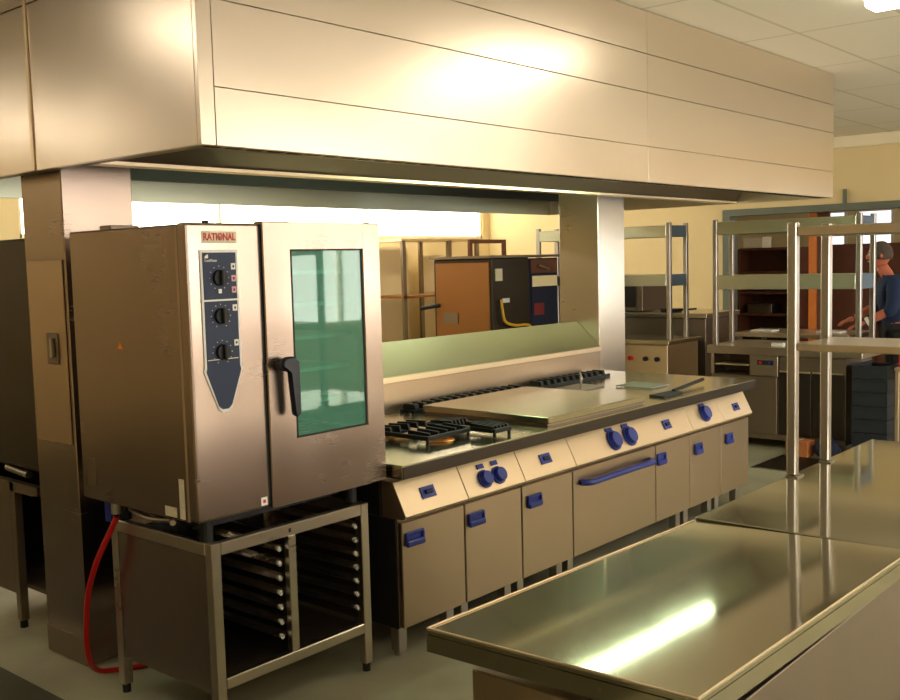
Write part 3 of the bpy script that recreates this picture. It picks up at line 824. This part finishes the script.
for x in (8.15, 8.7):
    for y in (1.75, 2.46): box(x-.015, x+.015, y-.015, y+.015, .03, .72, bev=.003).build('post', 'console', t)
for x in (8.15, 8.7):
    for y in (1.75, 2.46): MB().cyl((x-.01, y, .025), (x+.01, y, .025), .025).build('castor', 'black', t)
box(8.13, 8.72, 1.73, 2.48, .722, .745, bev=.003).build('top', 'console', t)
box(8.14, 8.144, 1.78, 2.43, .15, .70).build('side_panel', 'blue_frame', t)
t = thing('red_box', (8.3, 2.28, .7455), 'red box on top of the steel trolley', 'box')
box(8.17, 8.40, 2.33, 2.46, .7457, .87, bev=.004).build('case', 'red', t)
box(8.166, 8.404, 2.326, 2.464, .871, .885, bev=.002).build('lid', 'red', t)
t = thing('carton', (8.02, 3.25, 0), 'small orange-brown carton on the floor before the serving counter', 'box')
box(7.93, 8.08, 3.08, 3.26, .002, .13, bev=.003).build('case', 'card', t)
box(7.93, 8.08, 3.168, 3.172, .1305, .134).build('tape', 'label', t)
t = thing('cloth_bag', (8.0, 2.92, 0), 'dark blue slumped bag on the floor beside the carton', 'bag')
MB().ball((8.0, 2.95, .075), .075, (1, 1.5, 1), 14).build('sack', 'navy_cloth', t, True)
MB().tube([(8.0, 2.88, .13), (8.0, 2.92, .17), (8.0, 2.98, .17), (8.0, 3.02, .13)], .008).build('strap', 'navy_cloth', t, True)
gr = MB().box(7.35, 7.36, 2.75, 3.3, .001, .008).box(7.94, 7.95, 2.75, 3.3, .001, .008).box(7.36, 7.94, 2.75, 2.76, .001, .008).box(7.36, 7.94, 3.29, 3.3, .001, .008)
t = thing('floor_grating', (7.65, 3.0, 0), 'dark slotted floor grating in front of the serving counter', 'grating')
gr.build('frame', 'post', t)
b = MB()
for k in range(14): b.box(7.37+k*.041, 7.39+k*.041, 2.761, 3.289, .001, .007)
b.build('slats', 'dark_steel', t)

# ================================================================== TALL CABINETS BEHIND THE ISLAND
t = thing('tall_oven', (7.6, 5.95, 0), 'tall brown-looking steel oven behind the island, seen above the sloping upstand', 'oven')
box(7.10, 7.66, 5.62, 6.32, .10, 1.675, bev=.008).build('body', 'dark_steel', t)
box(7.09, 7.099, 5.65, 6.29, .14, 1.64, bev=.003).build('side_panel', 'brown_steel', t)  # warm reflection on this side put into the brown colour
box(7.05, 8.18, 5.60, 6.34, 1.676, 1.70, bev=.003).build('top_plate', 'dull', t)
box(7.14, 7.24, 5.612, 5.619, 1.47, 1.58).build('white_label', 'label', t)
box(7.24, 7.34, 5.612, 5.619, 1.27, 1.31).build('white_label', 'white', t)
box(7.083, 7.0895, 6.02, 6.20, 1.08, 1.18).build('paper_label', 'dull', t)
MB().cyl((7.09, 6.24, 1.25), (7.02, 6.42, 1.22), .018).build('valve', 'black', t)
for x in (7.15, 7.6):
    for y in (5.7, 6.25): MB().cyl((x, y, 0), (x, y, .10), .025).build('foot', 'black', t)
o = MB().tube([(7.20, 5.60, 1.30), (7.19, 5.58, 1.20), (7.22, 5.57, 1.10), (7.35, 5.56, 1.06), (7.55, 5.56, 1.05), (7.66, 5.57, .98)], .013).build('yellow_hose', 'yellow', None, True)
tag(o, 'yellow hose looping down the back of the brown-looking tall oven', 'hose')
t = thing('upright_cabinet', (7.95, 5.9, 0), 'dark blue upright cabinet with a beige label beside the brown-looking tall oven', 'cabinet')
box(7.67, 8.14, 5.63, 6.32, .08, 1.668, bev=.006).build('body', 'navy_cloth', t)
box(7.69, 8.12, 5.618, 5.628, .15, 1.52, bev=.003).build('door', 'navy_cloth', t)
box(7.70, 8.10, 5.610, 5.617, 1.40, 1.50).build('beige_label', 'stripwall', t)
box(7.72, 7.88, 5.612, 5.617, 1.13, 1.24).build('red_mark', 'dark_red', t)
box(7.69, 8.12, 5.618, 5.628, 1.525, 1.655, bev=.003).build('head_panel', 'wood', t)
MB().cyl((7.78, 5.60, 1.60), (7.95, 5.60, 1.56), .012).build('lever', 'post', t)
for x in (7.72, 8.08):
    for y in (5.7, 6.25): MB().cyl((x, y, 0), (x, y, .08), .025).build('foot', 'black', t)

# storage rack near the back wall
t = thing('storage_rack', (10.2, 8.8, 0), 'tall tube storage rack along the back wall, left of the brown-looking oven', 'rack')
for x in (9.0, 9.86, 10.42):
    for y in (8.5, 9.0): box(x-.03, x+.03, y-.02, y+.02, .01, 1.93, bev=.003).build('post', 'dull', t)
for z in (.5, 1.22, 1.92):
    box(8.95, 10.45, 8.48, 9.02, z, z+.03).build('shelf', 'brown_steel' if z < 1.5 else 'console', t)
t = thing('folded_frame', (10.7, 8.3, 0), 'brown tubular frame standing behind the brown-looking tall oven', 'frame')
for x in (9.92, 10.62): box(x-.03, x+.03, 8.18, 8.22, .01, 1.93, bev=.004).build('post', 'wood', t)
box(9.951, 10.589, 8.18, 8.22, 1.88, 1.93, bev=.004).build('crossbar', 'wood', t)
box(9.951, 10.589, 8.18, 8.22, .3, .35, bev=.004).build('crossbar', 'wood', t)
for i, (x0, x1, zt) in enumerate([(9.12, 9.72, 1.88), (9.98, 10.34, 1.75)]):
    b = thing('board_panel', ((x0+x1)/2, 9.1, 0), ['pale beige board leaning on the back wall, left of the rack post', 'tan board on the back wall, framed by the brown tubular frame'][i], 'board')
    box(x0, x1, 9.1, 9.13, .002, zt, bev=.002).build('board', ['stripwall', 'card'][i] if i == 0 else 'stripwall', b)
    box(x0+.03, x1-.03, 9.094, 9.0995, .05, zt-.05, bev=.001).build('facing', 'stripwall', b)

# wall-hung fluorescent/cooker bits on the far wall

# ================================================================== ROOM BEYOND THE OPENING
t = thing('wooden_shelving', (12.6, 5.0, 0), 'brown wooden shelving beyond the wide opening', 'shelving')
for y in (4.96, 5.74): box(12.4, 12.8, y-.015, y+.015, 0, 1.72).build('side', 'wood', t)
for z in (.1, .52, .86, 1.14, 1.40, 1.70): box(12.4, 12.8, 4.976, 5.724, z, z+.03).build('shelf', 'wood', t)
box(12.8, 12.82, 4.945, 5.755, 0, 1.73).build('rear_panel', 'wood', t)
for i, (y0, y1, z, h, mm, lb, nm) in enumerate([
    (5.42, 5.68, 1.731, .14, 'label', 'pale box on top of the brown shelving', 'pale_box'),
    (5.10, 5.36, 1.171, .10, 'black', 'black box on the middle shelf of the brown shelving', 'black_box'),
    (5.30, 5.62, .891, .12, 'dull', 'grey tin on the lower shelf of the brown shelving', 'grey_tin'),
    (5.5, 5.70, .551, .09, 'black', 'black tray on the lowest visible shelf of the brown shelving', 'black_tray'),
    (5.02, 5.22, .551, .16, 'black', 'dark jar on the lowest visible shelf of the brown shelving', 'dark_jar')]):
    c = thing(nm, (12.5, (y0+y1)/2, z), lb, 'box')
    box(12.42, 12.7, y0, y1, z, z+h*.8, bev=.004).build('case', mm, c)
    box(12.415, 12.705, y0-.004, y1+.004, z+h*.8+.0005, z+h, bev=.003).build('lid', mm, c)
t = thing('wooden_post', (12.1, 4.65, 0), 'orange wooden post standing in the wide opening', 'post')
box(12.0, 12.08, 4.56, 4.66, 0, 2.6, bev=.004).build('timber', 'orange_wood', t)
box(12.0, 12.06, 4.42, 4.555, 0, 2.6, bev=.003).build('brown_board', 'wood', t)
t = thing('wooden_shelving', (12.9, 3.6, 0), 'long dark wooden cupboard beyond the opening, behind the person', 'cupboard')
box(13.0, 13.4, 1.5, 4.9, 0, 1.75).build('carcass', 'wood', t)
for y in (1.6, 2.25, 2.9, 3.55, 4.2): box(12.98, 12.999, y, y+.62, .1, 1.70, bev=.004).build('door', 'wood', t)
for i, (y0, y1, z0, z1) in enumerate([(5.6, 6.15, 1.72, 2.3), (4.9, 5.45, 1.72, 2.3), (3.7, 4.7, 1.72, 2.3)]):
    fr = MB()
    f = .04
    fr.box(15.96, 15.995, y0, y1, z0, z0+f).box(15.96, 15.995, y0, y1, z1-f, z1).box(15.96, 15.995, y0, y0+f, z0+f, z1-f).box(15.96, 15.995, y1-f, y1, z0+f, z1-f)
    o = struct('window_%d' % (i+5), fr, 'paint_trim', 'pale window in the room beyond', 'window')
    box(15.98, 15.99, y0+f, y1-f, z0+f, z1-f).build('window_pane', 'day_far', o)

# ================================================================== PERSON
def skin_mesh(name, verts, edges, radii, mat, parent, root=0, sub=2):
    me = bpy.data.meshes.new(name); me.from_pydata([Vector(v)-world_loc(parent) for v in verts], edges, [])
    o = bpy.data.objects.new(name, me); C.objects.link(o)
    md = o.modifiers.new('skin', 'SKIN')
    for i, r in enumerate(radii):
        sv = me.skin_vertices[0].data[i]
        sv.radius = r if isinstance(r, tuple) else (r, r); sv.use_root = (i == root)
    ms = o.modifiers.new('sub', 'SUBSURF'); ms.levels = sub; ms.render_levels = sub
    dg = bpy.context.evaluated_depsgraph_get(); dg.update()
    m2 = bpy.data.meshes.new_from_object(o.evaluated_get(dg))
    bpy.data.objects.remove(o)
    for p in m2.polygons: p.use_smooth = True
    m2.materials.clear(); m2.materials.append(M[mat])
    o = bpy.data.objects.new(name, m2); C.objects.link(o); o.parent = parent
    return o
px, py = 9.75, 2.98
PL = Vector((px, py, 0))
pe = thing('person', (px, py, 0), 'person in a blue shirt with a watch, standing behind the posts at the right', 'person')
# local frame: facing +Y-ish with a lean (towards the left of the picture)
def P(fwd, side, z):      # forward = (-.35, .94)
    f = Vector((-.45, .89)); s = Vector((-.89, -.45))     # s: towards the camera side
    return (px+f.x*fwd+s.x*side, py+f.y*fwd+s.y*side, z)
V = [P(-.05, 0, .95), P(-.04, 0, 1.08), P(0, 0, 1.22), P(.03, 0, 1.36), P(.06, 0, 1.45), P(.10, 0, 1.53),
     P(.02, .17, 1.40), P(.05, .24, 1.16), P(.27, .18, 1.03),
     P(.02, -.17, 1.40), P(.10, -.24, 1.18), P(.32, -.18, 1.05),
     P(-.04, .10, .90), P(-.02, .10, .50), P(-.04, .10, .10),
     P(-.04, -.10, .90), P(-.02, -.10, .50), P(-.04, -.10, .10), P(.10, .10, .045), P(.10, -.10, .045),
     P(.115, 0, 1.58)]
E_ = [(0,1),(1,2),(2,3),(3,4),(4,5),(3,6),(6,7),(7,8),(3,9),(9,10),(10,11),(0,12),(12,13),(13,14),(0,15),(15,16),(16,17),(14,18),(17,19),(5,20)]
RR = [.145,.135,.15,.15,.075,.055,.07,.05,.036,.07,.05,.036,.095,.065,.045,.095,.065,.045,.035,.035,.055]
body = skin_mesh('body', V, E_, RR, 'skin', pe)
# shirt
sV = [P(-.05, 0, .86), V[1], V[2], V[3], V[4], V[6], V[7], P(.13, .22, 1.09), V[9], V[10], P(.19, -.22, 1.12)]
skin_mesh('shirt', sV, [(0,1),(1,2),(2,3),(3,4),(3,5),(5,6),(6,7),(3,8),(8,9),(9,10)], [.170,.155,.168,.168,.085,.088,.066,.056,.088,.066,.056], 'shirt', pe)
tV = [V[0], V[12], V[13], V[14], V[15], V[16], V[17]]
skin_mesh('trousers', tV, [(0,1),(1,2),(2,3),(0,4),(4,5),(5,6)], [.15,.11,.08,.06,.11,.08,.06], 'trouser', pe)
for s in (.10, -.10):
    b = MB(); a = P(.05, s, .045); b.ball(a, .06, (1, 1.8, .7), 12); b.build('shoe', 'black', pe, True)
# head
hc = Vector(P(.135, 0, 1.655))
f3 = Vector((-.45, .89, 0)); s3 = Vector((-.89, -.45, 0)); up = Vector((0, 0, 1))
hb = MB()
bmesh.ops.create_uvsphere(hb.bm, u_segments=24, v_segments=16, radius=1)
for v in hb.bm.verts:
    a, b_, c = v.co.x, v.co.y, v.co.z
    fx, sx, uz = a*.100, b_*.076, c*.118
    if c < 0: fx *= (1+c*.15); sx *= (1+c*.30); fx += -c*.012 if a > 0 else 0
    if a > .9 and abs(b_) < .3 and -.35 < c < .15: fx += .022*(1-abs(c+.1)*2)
    v.co = hc+f3*fx+s3*sx+up*uz
head = hb.build('head', 'skin', pe, True)
for s in (-1, 1):
    MB().ball(hc+f3*.086+s3*s*.03+up*.012, .011, n=10).build('eye', 'white', head, True)
    MB().ball(hc+f3*-.005+s3*s*.075+up*-.005, .026, (.6, .6, 1), 10).build('ear', 'skin', head, True)
MB().ball(hc+f3*.102+up*-.018, .016, (1, 1, 1.4), 10).build('nose', 'skin', head, True)
MB().ball(hc+f3*.088+up*-.055, .016, (1.2, 1.2, .4), 10).build('mouth', 'pink', head, True)
hr = MB()
bmesh.ops.create_uvsphere(hr.bm, u_segments=24, v_segments=16, radius=1)
for v in list(hr.bm.verts):
    a, b_, c = v.co
    v.co = hc+f3*(a*.108-.012)+s3*b_*.085+up*(c*.125+.012)
    v.co += Vector((random.uniform(-1, 1), random.uniform(-1, 1), random.uniform(-1, 1)))*.003
dele = [v for v in hr.bm.verts if (v.co-hc).dot(f3) > .055-.0 and (v.co-hc).z < .06 or (v.co-hc).z < -.05]
bmesh.ops.delete(hr.bm, geom=dele, context='VERTS')
hair = hr.build('hair', 'hair', head, True)
md = hair.modifiers.new('solid', 'SOLIDIFY'); md.thickness = .008
# hands
for s, w, el in ((1, Vector(V[8]), Vector(V[7])), (-1, Vector(V[11]), Vector(V[10]))):
    d = (w-el).normalized(); d.z *= .5; d.normalize(); sd = d.cross(up).normalized()
    vs = [w, w+d*.05, w+d*.095]; es = [(0,1),(1,2)]; rr = [.03, (.042, .02), (.040, .016)]
    for q in range(4):
        o_ = w+d*.09+sd*(-.03+q*.02); L_ = (.075, .085, .08, .062)[q]
        i0 = len(vs); vs += [o_, o_+d*L_*.55-up*.008, o_+d*L_*.9-up*.03]; es += [(2, i0), (i0, i0+1), (i0+1, i0+2)]; rr += [.011, .010, .009]
    i0 = len(vs); vs += [w+d*.045-sd*.04*s, w+d*.085-sd*.062*s-up*.01]; es += [(1, i0), (i0, i0+1)]; rr += [.013, .010]
    skin_mesh('hand', vs, es, rr, 'skin', pe, sub=1)
MB().cyl(Vector(V[8])-(Vector(V[8])-Vector(V[7])).normalized()*.035, Vector(V[8])-(Vector(V[8])-Vector(V[7])).normalized()*.005, .045, n=18).build('wristwatch', 'white', pe, True)
pe.scale = (1, 1, .972)
# bench in front of the person
t = thing('prep_bench', (9.75, 3.45, 0), 'steel prep bench where the person rests their hands', 'bench')
box(9.2, 9.85, 3.2, 4.3, .86, .90, bev=.003).build('top', 'steel', t)
for x in (9.24, 9.81):
    for y in (3.24, 4.26): box(x-.02, x+.02, y-.02, y+.02, 0, .859).build('leg', 'post', t)
box(9.23, 9.82, 3.27, 4.23, .3, .32).build('undershelf', 'dull', t)
for i, (x, y, lb) in enumerate([(9.45, 3.45, 'white paper sheet on the prep bench near the hands of the person'), (9.4, 4.08, 'white paper sheet on the prep bench, left of the tube shelf post')]):
    c = thing('paper_sheet', (x, y, .9005), lb, 'paper')
    MB().box(x-.09, x+.09, y-.11, y+.11, .901, .916, bev=.004).build('sheet', 'white', c)
